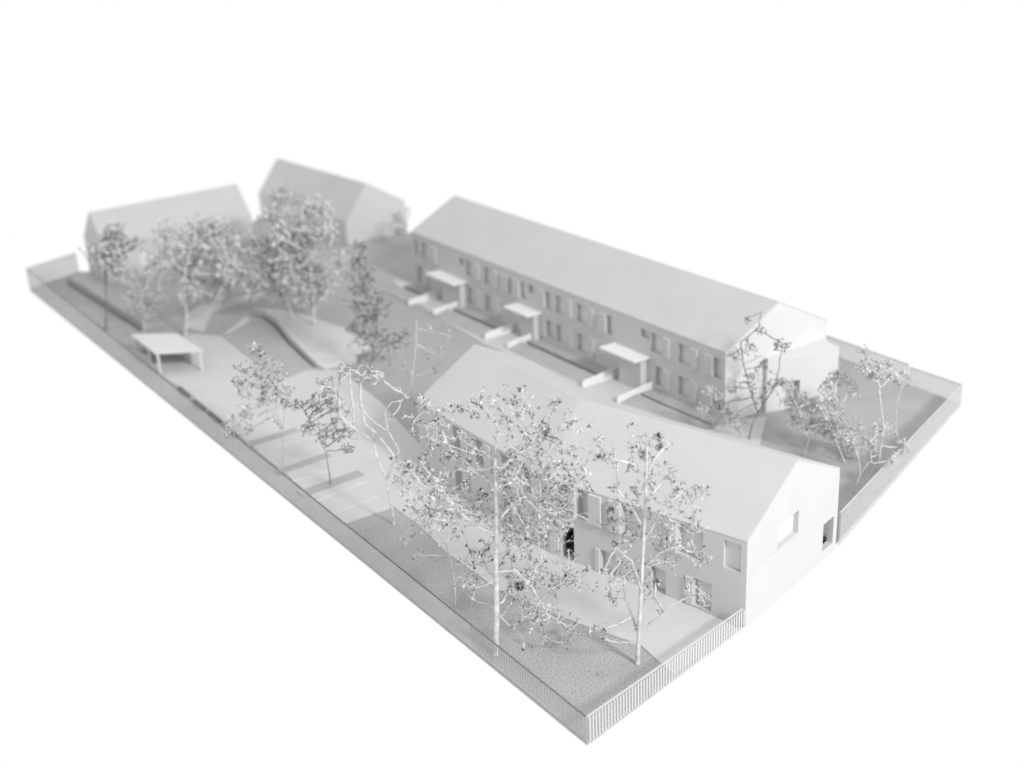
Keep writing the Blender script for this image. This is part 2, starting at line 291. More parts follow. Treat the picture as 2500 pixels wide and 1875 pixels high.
roof(h1, [H1-N1*o3-D1*o3, H1+D1*(L1+o3)-N1*o3], [H1+N1*W1/2-D1*o3, H1+N1*W1/2+D1*(L1+o3)], [H1+N1*(W1+o3)-D1*o3, H1+N1*(W1+o3)+D1*(L1+o3)], .98, 1.78, t=.02)
inv(h1)
h2 = root('pitched_house', 'tall pitched house at the back beside the end of the long building', 'house', (-5.2, 38.0, 0)); bpy.context.view_layer.update()
D2 = Vector((-.62, .785, 0)).normalized(); N2 = Vector((.79, .62, 0)).normalized(); K2 = Vector((-4.446, 35.425, 0)); L2 = 4.95; W2 = 2.03; RT = .76
prof = [(0, 0), (0, .66), (RT, 1.62), (W2, .87), (W2, 0)]
def h2v(k, l): return K2 + N2*k[0] + ZV*k[1] + D2*l
wins = [(1.55, 1.86, .30, .60, .05)]
wall('gable_wall', K2, N2, W2, .66, wins, D2, CARD, h2); pane(K2, N2, D2, wins[0], h2, m=STRIP)
mesh('gable_top', [h2v((0,.66),0), h2v((W2,.66),0), h2v((W2,.87),0), h2v((RT,1.62),0), h2v((0,.66),.02), h2v((W2,.66),.02), h2v((W2,.87),.02), h2v((RT,1.62),.02)], [(0,1,2,3),(7,6,5,4),(0,4,5,1),(1,5,6,2),(2,6,7,3),(3,7,4,0)], CARD, h2)
mesh('back_gable', [h2v(p, L2) for p in prof]+[h2v(p, L2-.02) for p in prof], [(0,1,2,3,4),(9,8,7,6,5)]+[(i,(i+1)%5,(i+1)%5+5,i+5) for i in range(5)], CARD, h2)
mesh('front_wall', [h2v((a,z),l) for a in (0,.02) for z, l in ((0,0.003),(0,L2-.003),(.66,L2-.003),(.66,.003))], BOXF, CARD, h2)
mesh('back_wall', [h2v((a,z),l) for a in (W2-.02,W2) for z, l in ((0,0.003),(0,L2-.003),(.86,L2-.003),(.86,.003))], BOXF, CARD, h2)
rp = [(-.004,.655),(RT,1.615),(W2+.004,.865),(W2+.004,.895),(RT,1.645),(-.004,.685)]
mesh('roof', [h2v(p, -.004) for p in rp]+[h2v(p, L2+.004) for p in rp], [(0,1,4,5),(1,2,3,4),(6,11,10,7),(7,10,9,8)]+[(i,(i+1)%6,(i+1)%6+6,i+6) for i in range(6)], ROOF, h2)
inv(h2)
# ------------------------------------------------------------------ open shelter in the yard
sh = root('shelter', 'open flat-roofed white shelter on thin posts in the yard by the left fence', 'shelter', (-7.5, 26.7, 0)); bpy.context.view_layer.update()
rc = [Vector((-8.397,27.249,0)), Vector((-7.392,27.195,0)), Vector((-6.542,26.01,0)), Vector((-7.579,25.995,0))]
prism('roof', [tuple(p[:2]) for p in rc], .45, .50, WHITE, sh, bevel=.006)
def post(p, parent, r=.025, h=.45): return mesh('post', [(p[0]+x, p[1]+y, z) for z in (.012, h) for x, y in ((-r,-r),(-r,r),(r,r),(r,-r))], BOXF, WHITE, parent)
for p in ((-7.53,26.05),(-6.63,26.06),(-7.88,26.63),(-8.33,27.18)): post(p, sh)
def vwall(name, a, b, z0, z1, t, m, parent):
    a = Vector((*a, 0)); b = Vector((*b, 0)); n = (b-a).normalized().cross(ZV)*t
    return mesh(name, [p+ZV*z for z in (z0, z1) for p in (a+n, a-n, b-n, b+n)], BOXF, m, parent)
vwall('back_wall', (-8.27,27.19), (-7.42,27.14), .013, .449, .015, CARD, sh)
vwall('side_wall', (-7.36,27.10), (-6.95,26.50), .013, .449, .015, CARD, sh)
vwall('low_screen', (-8.27,27.08), (-7.93,26.70), .013, .16, .012, CARD, sh)
inv(sh)
for (a, b), lb_ in ((((-6.9,25.02),(-6.62,24.58)), 'shade of the recess at the yard edge closest to the shelter, built as a dark box'), (((-6.42,24.26),(-6.15,23.82)), 'shade of the second recess from the shelter along the yard edge, built as a dark box'),
             (((-6.0,23.62),(-5.72,23.17)), 'shade of the third recess from the shelter along the yard edge, built as a dark box'), (((-5.55,22.9),(-5.28,22.47)), 'shade of the fourth recess along the yard edge, partly under the twiggy tree, built as a dark box')):
    o = vwall('recess_shade', a, b, .002, .085, .04, DARK, None); tag(o, lb_, 'low box', 'recess shade along the yard edge, built as dark boxes')  # dark boxes stand in for the shade inside the edge recesses
# ------------------------------------------------------------------ acrylic fence sections
BAR = {}
def fence(label, a, b, ha, hb, zb=-.05, bars=0, spacing=.06, rail=.012, group='clear fence sections round the plot', barw=.012, pm=None, rm=None):
    A_ = Vector((*a, 0)); B_ = Vector((*b, 0)); d = (B_-A_); L = d.length; d.normalize(); n = d.cross(ZV); ang = math.atan2(d.y, d.x)
    r = root('clear_fence', label, 'fence', A_, group, ang)
    t = .008
    mesh('panel', [(x, y, z) for y in (-t, t) for x, z in ((0,zb),(L,zb),(L,hb-rail),(0,ha-rail))], BOXF, pm or ACRYL, r)
    mesh('top_rail', [(x, y, z) for y in (-t-.004, t+.004) for x, z in ((0,ha-rail+.001),(L,hb-rail+.001),(L,hb),(0,ha))], BOXF, rm or STRIP, r)
    if bars:
        if 'me' not in BAR:
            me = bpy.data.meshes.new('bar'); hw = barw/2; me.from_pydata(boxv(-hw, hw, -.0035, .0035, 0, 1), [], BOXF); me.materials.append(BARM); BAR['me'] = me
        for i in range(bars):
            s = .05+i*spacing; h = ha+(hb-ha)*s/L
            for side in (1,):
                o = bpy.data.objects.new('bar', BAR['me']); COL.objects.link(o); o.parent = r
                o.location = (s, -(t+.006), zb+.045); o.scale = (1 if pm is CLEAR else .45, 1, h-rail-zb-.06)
    return r
fence('clear fence with pale upright lines along the near right edge', NEAR, (3.02, 15.27), .372, .30, bars=57, spacing=.0582, pm=CLEAR, rm=CARD)
fence('long clear fence along the near left edge with faint upright lines near the front corner', LEFT, NEAR, .557, .372, bars=0, pm=acrylic(.08, .34), rail=.009, rm=DARK)
fb2 = [o for o in COL.objects if o.name.startswith('clear_fence')][-1]
LFl = (Vector(NEAR)-Vector(LEFT)).length
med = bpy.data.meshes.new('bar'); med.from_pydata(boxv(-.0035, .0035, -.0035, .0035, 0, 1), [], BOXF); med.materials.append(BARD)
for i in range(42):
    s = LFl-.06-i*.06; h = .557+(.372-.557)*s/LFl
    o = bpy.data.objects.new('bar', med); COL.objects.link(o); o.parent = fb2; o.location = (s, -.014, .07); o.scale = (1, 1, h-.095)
fence('clear fence with faint upright lines along the right edge beyond the bright gable', (4.90, 17.46), RIGHT, .531, .387, bars=90, spacing=.068, rm=CARD, pm=FROST)
fence('short clear fence at the right rear corner', RIGHT, (7.81, 23.55), .387, .375)
fence('taller clear fence end panel behind the annex at the right rear', (7.80, 23.60), (6.30, 25.95), .41, .40)
fence('pale clear fence at the far left corner beside the gabled house', (-11.62, 34.05), LEFT, .53, .557, pm=acrylic(.5, .62))
# ------------------------------------------------------------------ trees of dried flower stems
TREES = {
'T1': {'b': [-0.388, 14.876], 'R': 0.043, 't': [(0.046, 0.63), (0.064, 1.257), (0.098, 1.866), (0.116, 2.46), (0.133, 2.935)], 'c': [(-0.617, 3.303, 0.257), (-0.902, 2.919, 0.208), (0.008, 3.441, 0.231), (0.469, 3.418, 0.257), (0.874, 3.229, 0.309), (1.019, 2.879, 0.312), (0.754, 2.719, 0.313), (0.396, 2.911, 0.311), (-0.332, 2.89, 0.286), (-0.558, 2.611, 0.261), (-0.879, 2.511, 0.21), (-0.802, 2.093, 0.264), (-0.492, 1.957, 0.265), (-0.056, 2.174, 0.264), (0.318, 2.273, 0.316), (0.739, 2.252, 0.316), (1.055, 2.235, 0.264), (0.566, 1.842, 0.319), (0.938, 1.823, 0.213), (0.292, 1.675, 0.32), (0.763, 1.344, 0.242), (0.485, 1.111, 0.324), (-0.099, 1.327, 0.215), (-0.277, 1.026, 0.19), (1.083, 1.204, 0.27), (0.965, 0.835, 0.272), (0.525, 0.732, 0.273), (0.253, 0.746, 0.218), (0.678, 0.405, 0.22), (1.003, 0.194, 0.165), (1.107, -0.073, 0.111)], 'l': [[(0.123, 2.518), (-0.033, 2.631), (-0.293, 2.656), (-0.446, 2.896), (-0.551, 3.13), (-0.665, 3.362)], [(0.09, 1.806), (-0.17, 2.03), (-0.317, 2.246), (-0.384, 2.456)], [(0.105, 2.016), (0.315, 2.214), (0.531, 2.351)], [(0.07, 1.257), (0.331, 1.305), (0.537, 1.046), (0.741, 0.657)], [(0.124, 2.635), (0.395, 2.882), (0.71, 2.952)], [(0.041, 0.63), (0.243, 0.492)]]},
'T2': {'b': [1.491, 14.507], 'R': 0.03, 't': [(0.036, 0.764), (0.072, 1.496), (0.106, 2.206), (0.128, 2.78), (0.139, 3.173)], 'c': [(-0.467, 3.175, 0.126), (0.038, 3.066, 0.152), (0.342, 3.051, 0.152), (-0.32, 2.859, 0.127), (-0.066, 2.733, 0.153), (0.496, 2.647, 0.153), (0.754, 2.519, 0.154), (0.447, 2.246, 0.155), (0.705, 2.262, 0.129), (-0.172, 2.336, 0.155), (0.24, 2.831, 0.153), (0.163, 2.492, 0.128), (0.24, 2.023, 0.156), (-0.019, 2.154, 0.155), (0.292, 1.605, 0.157), (-0.281, 1.873, 0.156), (-0.073, 1.803, 0.156), (0.501, 1.773, 0.157), (0.765, 1.581, 0.157), (0.87, 1.515, 0.105), (-0.391, 1.521, 0.157), (0.451, 1.356, 0.158), (0.769, 1.157, 0.159), (0.877, 1.029, 0.106), (0.24, 1.185, 0.132), (-0.131, 1.143, 0.132), (-0.294, 0.843, 0.133), (0.186, 0.88, 0.133), (-0.459, 0.54, 0.107), (-0.183, 1.268, 0.106)], 'l': [[(0.095, 2.031), (-0.069, 2.331), (-0.222, 2.483)], [(0.071, 1.436), (0.292, 1.695), (0.501, 1.803)], [(0.111, 2.379), (0.343, 2.655), (0.495, 2.818)], [(0.128, 2.723), (-0.039, 2.986), (-0.317, 3.112)], [(0.128, 2.78), (0.266, 2.998), (0.367, 3.105)], [(0.019, 0.483), (0.293, 0.75), (0.426, 0.929)], [(0.013, 0.452), (-0.133, 0.897)], [(0.049, 1.133), (-0.075, 1.624), (-0.281, 1.873)], [(0.083, 1.795), (0.344, 2.252), (0.549, 2.415), (0.78, 2.518)], [(0.096, 2.264), (-0.119, 2.564), (-0.27, 2.743)], [(0.083, 1.765), (0.006, 2.035), (-0.176, 1.986)]]},
'T3': {'b': [-0.96, 16.145], 'R': 0.014, 't': [(0.014, 0.34), (0.003, 0.543)], 'c': [(-0.569, 1.301, 0.144), (-0.337, 1.321, 0.144), (-0.212, 1.477, 0.172), (-0.672, 1.077, 0.087), (-0.479, 0.935, 0.087), (-0.036, 1.533, 0.172), (0.264, 0.73, 0.146), (0.434, 0.621, 0.117)], 'l': [[(0.003, 0.543), (-0.026, 0.745), (-0.099, 0.981), (-0.233, 1.153), (-0.344, 1.224)], [(0.003, 0.543), (0.057, 0.674), (0.261, 0.664)]]},
'T4': {'b': [-2.02, 18.722], 'R': 0.028, 't': [(-0.018, 0.375), (-0.047, 0.599), (-0.057, 0.798)], 'c': [(-0.595, 2.753, 0.095), (-0.832, 2.593, 0.127), (-0.494, 2.816, 0.127), (-0.36, 2.536, 0.127), (-0.201, 2.528, 0.127), (-1.039, 2.432, 0.076), (-0.08, 2.453, 0.096), (0.158, 2.234, 0.077), (0.307, 2.087, 0.064), (-0.918, 2.357, 0.096)], 'l': [[(-0.057, 0.798), (-0.196, 1.197), (-0.245, 1.622)], [(-0.057, 0.798), (0.114, 1.239), (0.195, 1.357), (0.05, 1.749), (0.032, 2.101), (0.167, 2.268), (0.29, 2.283)], [(0.114, 1.239), (-0.143, 1.603), (-0.331, 1.747), (-0.378, 2.107), (-0.365, 2.398), (-0.271, 2.463), (-0.014, 2.484)], [(-0.263, 1.409), (-0.506, 1.678), (-0.7, 1.948), (-0.684, 2.262), (-0.632, 2.549), (-0.626, 2.754)], [(-0.506, 1.678), (-0.498, 2.058), (-0.518, 2.406), (-0.509, 2.646)], [(0.05, 1.749), (-0.125, 1.899), (-0.242, 2.045), (-0.323, 2.223)], [(-0.684, 2.262), (-0.766, 2.487), (-0.765, 2.624)]]},
'T5': {'b': [-3.219, 20.252], 'R': 0.013, 't': [(-0.009, 0.277), (-0.021, 0.45), (-0.023, 0.653)], 'c': [(-0.361, 1.527, 0.083), (-0.135, 1.364, 0.174), (0.08, 1.429, 0.208), (0.19, 1.12, 0.244), (-0.033, 0.978, 0.21), (0.308, 0.884, 0.175), (-0.347, 0.993, 0.084), (0.364, 0.726, 0.084), (-0.466, 1.517, 0.069), (0.026, 1.583, 0.173)], 'l': [[(-0.023, 0.653), (-0.203, 1.032), (-0.346, 1.337), (-0.499, 1.533)]]},
'T6': {'b': [-4.186, 21.119], 'R': 0.012, 't': [(0.041, 0.307), (0.077, 0.707), (0.14, 1.021)], 'c': [(-0.435, 1.906, 0.143), (-0.553, 1.526, 0.18), (-0.311, 1.746, 0.179), (-0.132, 1.427, 0.252), (-0.035, 1.656, 0.215), (-0.24, 1.119, 0.181), (-0.528, 1.133, 0.145), (-0.266, 2.128, 0.107), (0.226, 1.41, 0.086), (0.12, 1.101, 0.087), (-0.782, 0.829, 0.109), (-0.584, 0.66, 0.087), (-0.845, 0.912, 0.073), (-0.186, 1.586, 0.179)], 'l': [[(0.068, 0.627), (-0.105, 1.034), (-0.222, 1.275)], [(0.077, 0.707), (0.012, 1.107), (-0.025, 1.422)]]},
'T7': {'b': [-1.986, 22.361], 'R': 0.017, 't': [(0.098, 0.824), (0.169, 1.182), (0.261, 1.744), (0.302, 2.221)], 'c': [(-0.001, 1.141, 0.061), (0.428, 1.43, 0.076), (0.536, 1.57, 0.075), (0.559, 1.22, 0.061), (0.902, 1.89, 0.06), (-0.008, 1.248, 0.045), (0.501, 2.068, 0.06), (0.738, 1.657, 0.06)], 'l': []},
'T8': {'b': [-2.977, 25.103], 'R': 0.03, 't': [(0.047, 0.255), (0.153, 0.613), (0.264, 1.146), (0.301, 1.499)], 'c': [(0.072, 2.809, 0.115), (-0.081, 2.475, 0.123), (-0.07, 2.129, 0.232), (0.103, 2.208, 0.231), (-0.01, 1.865, 0.249), (0.224, 1.679, 0.25), (0.376, 1.496, 0.184), (-0.123, 1.52, 0.184), (0.104, 1.243, 0.168), (-0.245, 1.082, 0.126), (-0.101, 0.806, 0.236), (0.235, 0.79, 0.236), (0.571, 0.773, 0.186), (0.785, 0.808, 0.126), (0.382, 0.511, 0.127), (-0.132, 0.446, 0.102), (0.001, 2.471, 0.148)], 'l': [[(0.071, 0.345), (0.354, 0.694), (0.656, 0.769)], [(0.301, 1.499), (0.114, 1.859), (0.076, 2.381), (0.068, 2.767)]]},
'T9': {'b': [-7.515, 28.447], 'R': 0.035, 't': [(0.094, 0.478), (0.106, 0.974), (0.204, 1.557), (0.449, 2.125)], 'c': [(-0.307, 2.3, 0.24), (1.14, 1.51, 0.242), (-0.347, 1.894, 0.241), (0.559, 2.418, 0.24), (1.119, 2.487, 0.239), (0.27, 1.689, 0.242), (0.335, 1.538, 0.242), (-0.0, 1.424, 0.243), (0.989, 2.123, 0.241), (0.128, 2.119, 0.241), (1.335, 1.494, 0.242), (0.37, 1.142, 0.244), (0.354, 2.57, 0.239), (0.739, 0.785, 0.245), (-0.162, 1.471, 0.243), (0.003, 1.226, 0.243), (1.064, 2.273, 0.24), (1.182, 1.348, 0.243), (0.818, 1.02, 0.244), (0.282, 1.177, 0.243), (1.294, 1.898, 0.241), (0.564, 2.446, 0.24), (0.994, 2.124, 0.241), (1.37, 2.141, 0.24), (0.671, 1.915, 0.241), (0.836, 2.329, 0.24)], 'l': []},
'T10': {'b': [-8.551, 28.752], 'R': 0.018, 't': [(0.029, 0.194), (0.059, 0.423)], 'c': [(-0.192, 0.744, 0.171), (0.344, 0.932, 0.171), (0.499, 1.394, 0.17), (0.521, 0.856, 0.171), (0.145, 0.46, 0.172), (0.336, 0.667, 0.171), (-0.235, 1.193, 0.17), (-0.183, 0.61, 0.171), (-0.158, 1.275, 0.17), (0.065, 0.609, 0.171), (-0.127, 0.98, 0.171), (0.392, 1.536, 0.169)], 'l': []},
'T11': {'b': [-9.526, 29.053], 'R': 0.03, 't': [(0.107, 0.668), (0.168, 1.168), (0.295, 1.659)], 'c': [(0.649, 2.023, 0.189), (0.506, 1.665, 0.19), (0.61, 1.838, 0.189), (0.561, 2.232, 0.188), (0.518, 2.321, 0.188), (0.427, 1.831, 0.189), (0.734, 1.988, 0.189), (-0.014, 1.862, 0.189), (0.122, 1.596, 0.19), (0.368, 2.022, 0.189), (0.864, 1.983, 0.189), (0.336, 2.062, 0.189), (0.51, 2.36, 0.188), (0.416, 1.362, 0.19)], 'l': []},
'T12': {'b': [-4.52, 28.465], 'R': 0.035, 't': [(0.044, 0.629), (0.037, 1.124), (0.087, 1.803)], 'c': [(0.051, 1.2, 0.244), (0.322, 1.013, 0.244), (0.574, 2.382, 0.24), (0.023, 2.191, 0.24), (-0.381, 1.649, 0.242), (-0.305, 1.529, 0.242), (0.238, 2.758, 0.239), (-0.05, 2.08, 0.241), (0.435, 2.788, 0.239), (-0.512, 1.8, 0.242), (-0.18, 1.407, 0.243), (-0.173, 2.553, 0.239), (-0.484, 2.368, 0.24), (-0.17, 2.486, 0.24), (-0.04, 0.719, 0.245), (-0.553, 2.042, 0.241), (0.183, 0.84, 0.245), (-0.024, 0.859, 0.245), (-0.715, 1.623, 0.242), (-0.572, 1.17, 0.244), (0.693, 1.68, 0.242), (-0.209, 0.953, 0.244), (-0.446, 1.41, 0.243), (-0.077, 2.385, 0.24), (0.379, 2.258, 0.24), (-0.257, 1.161, 0.244)], 'l': []},
'T13': {'b': [-5.099, 28.856], 'R': 0.03, 't': [(0.027, 0.255), (-0.045, 0.53)], 'c': [(-0.389, 1.145, 0.266), (-0.2, 2.532, 0.261), (-0.495, 0.947, 0.266), (-0.323, 0.727, 0.267), (0.074, 1.345, 0.265), (-0.254, 1.411, 0.265), (0.247, 1.342, 0.265), (-0.25, 1.639, 0.264), (-0.002, 2.161, 0.262), (-0.068, 1.512, 0.264), (0.15, 1.805, 0.263), (-1.073, 1.736, 0.264), (0.227, 1.442, 0.265), (-0.055, 2.014, 0.263), (-0.595, 1.302, 0.265), (0.341, 1.973, 0.263), (-0.645, 2.061, 0.263), (0.026, 2.518, 0.261), (-0.371, 1.425, 0.265), (0.201, 1.906, 0.263), (-0.428, 1.648, 0.264), (-0.762, 0.928, 0.266), (-0.78, 1.709, 0.264), (-0.87, 1.548, 0.264)], 'l': []},
'T14': {'b': [-2.77, 34.622], 'R': 0.015, 't': [(0.006, 0.084), (-0.019, 0.258)], 'c': [(-0.342, 0.615, 0.112), (0.093, 1.011, 0.112), (-0.199, 0.521, 0.112), (-0.007, 0.77, 0.112), (-0.076, 0.559, 0.112), (-0.227, 0.583, 0.112), (-0.111, 0.533, 0.112), (-0.119, 0.888, 0.112)], 'l': []},
'T15': {'b': [-5.756, 31.83], 'R': 0.025, 't': [(0.071, 0.652), (0.15, 1.187)], 'c': [(0.189, 1.312, 0.186), (0.091, 2.392, 0.184), (0.152, 2.321, 0.184), (0.399, 1.913, 0.185), (0.63, 2.283, 0.184), (0.643, 1.931, 0.185), (0.533, 1.465, 0.186), (0.667, 1.882, 0.185), (0.396, 1.808, 0.185), (0.04, 1.907, 0.185), (0.214, 2.403, 0.184), (-0.049, 1.502, 0.186)], 'l': []},
'T23': {'b': [-7.191, 30.563], 'R': 0.02, 't': [(0.034, 0.264), (0.094, 0.579)], 'c': [(0.693, 0.964, 0.22), (0.11, 1.008, 0.22), (0.518, 0.62, 0.221), (0.605, 1.01, 0.22), (0.337, 0.58, 0.221), (0.324, 0.649, 0.221), (0.329, 1.43, 0.219), (0.667, 1.411, 0.219), (-0.207, 1.194, 0.22), (0.065, 1.085, 0.22), (0.069, 0.334, 0.222), (0.016, 0.674, 0.221), (-0.263, 1.123, 0.22), (0.386, 0.811, 0.221)], 'l': []},
'T16': {'b': [4.244, 21.347], 'R': 0.015, 't': [(0.045, 0.266), (0.149, 0.503)], 'c': [(-0.045, 2.233, 0.072), (0.176, 2.031, 0.086), (0.47, 1.864, 0.13), (0.042, 1.692, 0.108), (-0.245, 1.551, 0.109), (0.269, 1.37, 0.109), (0.059, 1.066, 0.146), (0.355, 0.972, 0.146), (0.569, 1.119, 0.088), (-0.23, 0.921, 0.146), (0.142, 0.744, 0.147), (-0.519, 0.697, 0.11), (-0.369, 0.569, 0.088), (0.543, 1.822, 0.087)], 'l': [[(0.149, 0.503), (0.027, 0.909), (-0.095, 1.387), (-0.141, 1.778)], [(0.149, 0.503), (0.355, 0.972), (0.42, 1.205)], [(-0.141, 1.778), (0.177, 1.993), (0.239, 2.295)]]},
'T17': {'b': [4.148, 21.393], 'R': 0.012, 't': [(-0.049, 0.174)], 'c': [(-0.709, 0.611, 0.111), (-0.413, 0.596, 0.111), (-0.566, 0.924, 0.11), (-0.186, 0.343, 0.148), (-0.333, 0.269, 0.089)], 'l': [[(-0.049, 0.174), (-0.19, 0.505), (-0.267, 0.669)]]},
'T18': {'b': [5.071, 20.532], 'R': 0.014, 't': [(0.022, 0.158), (0.065, 0.313)], 'c': [(-0.209, 0.912, 0.127), (-0.072, 1.02, 0.106), (0.082, 0.742, 0.156), (0.303, 0.576, 0.157), (0.522, 0.487, 0.157), (0.673, 0.322, 0.107), (-0.125, 0.597, 0.128), (0.217, 0.89, 0.106), (0.168, 0.426, 0.107), (-0.257, 1.221, 0.113), (0.788, 0.198, 0.129), (0.956, 0.387, 0.114), (0.434, 0.802, 0.128), (0.907, -0.006, 0.086)], 'l': [[(0.065, 0.313), (0.307, 0.497), (0.595, 0.444)], [(0.065, 0.313), (-0.093, 0.673), (-0.138, 0.908)]]},
'T19': {'b': [5.696, 20.218], 'R': 0.014, 't': [(-0.098, 0.24), (-0.181, 0.478)], 'c': [(-0.298, 1.398, 0.104), (-0.167, 1.542, 0.104), (-0.024, 1.46, 0.125), (0.123, 1.302, 0.104), (-0.139, 1.013, 0.105), (0.093, 0.618, 0.126), (-0.364, 1.326, 0.104), (-0.419, 1.027, 0.105), (-0.181, 0.478, 0.106)], 'l': []},
'T20': {'b': [5.56, 19.047], 'R': 0.014, 't': [(0.029, 0.195), (0.074, 0.357)], 'c': [(0.019, 0.716, 0.08), (0.177, 0.855, 0.08), (0.359, 1.138, 0.099), (0.316, 0.775, 0.067), (0.594, 0.613, 0.067), (-0.094, 0.942, 0.08)], 'l': [[(0.074, 0.357), (0.037, 0.641), (-0.019, 0.792)], [(0.074, 0.357), (0.225, 0.632), (0.175, 0.892)]]},
'T21': {'b': [6.168, 19.846], 'R': 0.02, 't': [(0.019, 0.462), (0.054, 0.764), (-0.012, 1.143), (-0.055, 1.383)], 'c': [(-0.142, 1.887, 0.101), (-0.35, 1.97, 0.101), (0.009, 1.66, 0.102), (-0.2, 1.744, 0.102), (0.145, 1.654, 0.082), (0.367, 0.444, 0.104), (0.408, 0.365, 0.083), (0.143, 0.684, 0.083), (-0.291, 2.112, 0.081)], 'l': []},
'T22': {'b': [6.807, 20.858], 'R': 0.018, 't': [(-0.074, 0.442), (-0.067, 0.757), (-0.022, 1.027)], 'c': [(-0.023, 1.144, 0.086), (0.121, 1.136, 0.086), (-0.106, 1.302, 0.086), (-0.259, 1.463, 0.085), (-0.407, 1.546, 0.071), (0.076, 1.254, 0.071)], 'l': []},
}
OCT = np.array([(1,0,0),(-1,0,0),(0,1,0),(0,-1,0),(0,0,1),(0,0,-1)], float)
OCTF = [(0,2,4),(2,1,4),(1,3,4),(3,0,4),(2,0,5),(1,2,5),(3,1,5),(0,3,5)]
def grow(nodes, par, att, D, di, dk, iters=120, ok=None):
    N = np.array(nodes, float); P = list(par); att = att.copy()
    d = np.linalg.norm(att[:, None]-N[None], axis=2)
    if ok is not None: d[:, ~ok] += 50; ni = d.argmin(1); nd = d.min(1)
    for it in range(iters):
        if len(att) == 0: break
        act = nd < di
        if not act.any(): break
        new = []
        for k in np.unique(ni[act]):
            v = att[act & (ni == k)]-N[k]; v /= np.linalg.norm(v, axis=1)[:, None]+1e-9
            u = v.sum(0); u /= np.linalg.norm(u)+1e-9; u += RNG.normal(0, .16, 3); u /= np.linalg.norm(u)+1e-9
            new.append((N[k]+u*D*RNG.uniform(.8, 1.2), k))
        base = len(N); N = np.vstack([N, [a for a, _ in new]]); P += [k for _, k in new]
        dd = np.linalg.norm(att[:, None]-N[None, base:], axis=2); mi = dd.argmin(1); md = dd.min(1)
        bt = md < nd; ni[bt] = base+mi[bt]; nd[bt] = md[bt]
        keep = nd > dk; att = att[keep]; ni = ni[keep]; nd = nd[keep]
        if len(N) > 5200: break
    return N, P
class MB:
    def __init__(s): s.v = []; s.f = []
    def tube(s, pts, rad, sides=5):
        pts = [Vector(p) for p in pts]; n0 = len(s.v); n = len(pts)
        ref = Vector((.3, .9, .2))
        for i, p in enumerate(pts):
            t = (pts[min(i+1, n-1)]-pts[max(i-1, 0)])
            if t.length < 1e-7: t = Vector((0, 0, 1))
            t.normalize(); a = t.cross(ref)
            if a.length < .05: a = t.cross(Vector((1, 0, 0)))
            a.normalize(); b = t.cross(a)
            for k in range(sides):
                an = 2*math.pi*k/sides; s.v.append(tuple(p+(a*math.cos(an)+b*math.sin(an))*rad[i]))
        for i in range(n-1):
            for k in range(sides):
                a0 = n0+i*sides+k; a1 = n0+i*sides+(k+1) % sides
                s.f.append((a0, a1, a1+sides, a0+sides))
        s.f.append(tuple(n0+(n-1)*sides+k for k in range(sides)))
    def blob(s, p, r, el=1.0):
        n0 = len(s.v); sc = np.array([r*RNG.uniform(.7, 1.2), r*RNG.uniform(.7, 1.2), r*RNG.uniform(.7, 1.3)*el])
        a = RNG.uniform(0, 6.28); c, q = math.cos(a), math.sin(a); b_ = RNG.uniform(-.7, .7)
        for o in OCT*sc:
            x, y, z = o; y, z = y*math.cos(b_)-z*math.sin(b_), y*math.sin(b_)+z*math.cos(b_)
            s.v.append((p[0]+x*c-y*q, p[1]+x*q+y*c, p[2]+z))
        s.f += [tuple(n0+i for i in t) for t in OCTF]
    def spike(s, p, d, l, r):
        d = Vector(d).normalized(); a = d.cross(Vector((.2, .3, .9)));
        if a.length < .05: a = d.cross(Vector((1, 0, 0)))
        a.normalize(); b = d.cross(a); n0 = len(s.v); p = Vector(p)
        for k in range(3):
            an = 2.094*k; s.v.append(tuple(p+(a*math.cos(an)+b*math.sin(an))*r))
        m_ = p+d*l*.55+(a*RNG.normal()+b*RNG.normal())*l*.12
        s.v.append(tuple(m_+(p+d*l-m_)*1.0)); s.f += [(n0, n0+1, n0+3), (n0+1, n0+2, n0+3), (n0+2, n0, n0+3)]
    def build(s, name, m, parent, smooth=True):
        me = bpy.data.meshes.new(name); me.from_pydata(s.v, [], s.f)
        if smooth: me.shade_smooth()
        return link(name, me, m, parent)
def densify(pts, D):
    out = [np.array(pts[0], float)]
    for a, b in zip(pts[:-1], pts[1:]):
        a = np.array(a, float); b = np.array(b, float); n = max(1, int(np.linalg.norm(b-a)/D))
        for i in range(1, n+1): out.append(a+(b-a)*i/n)
    return out
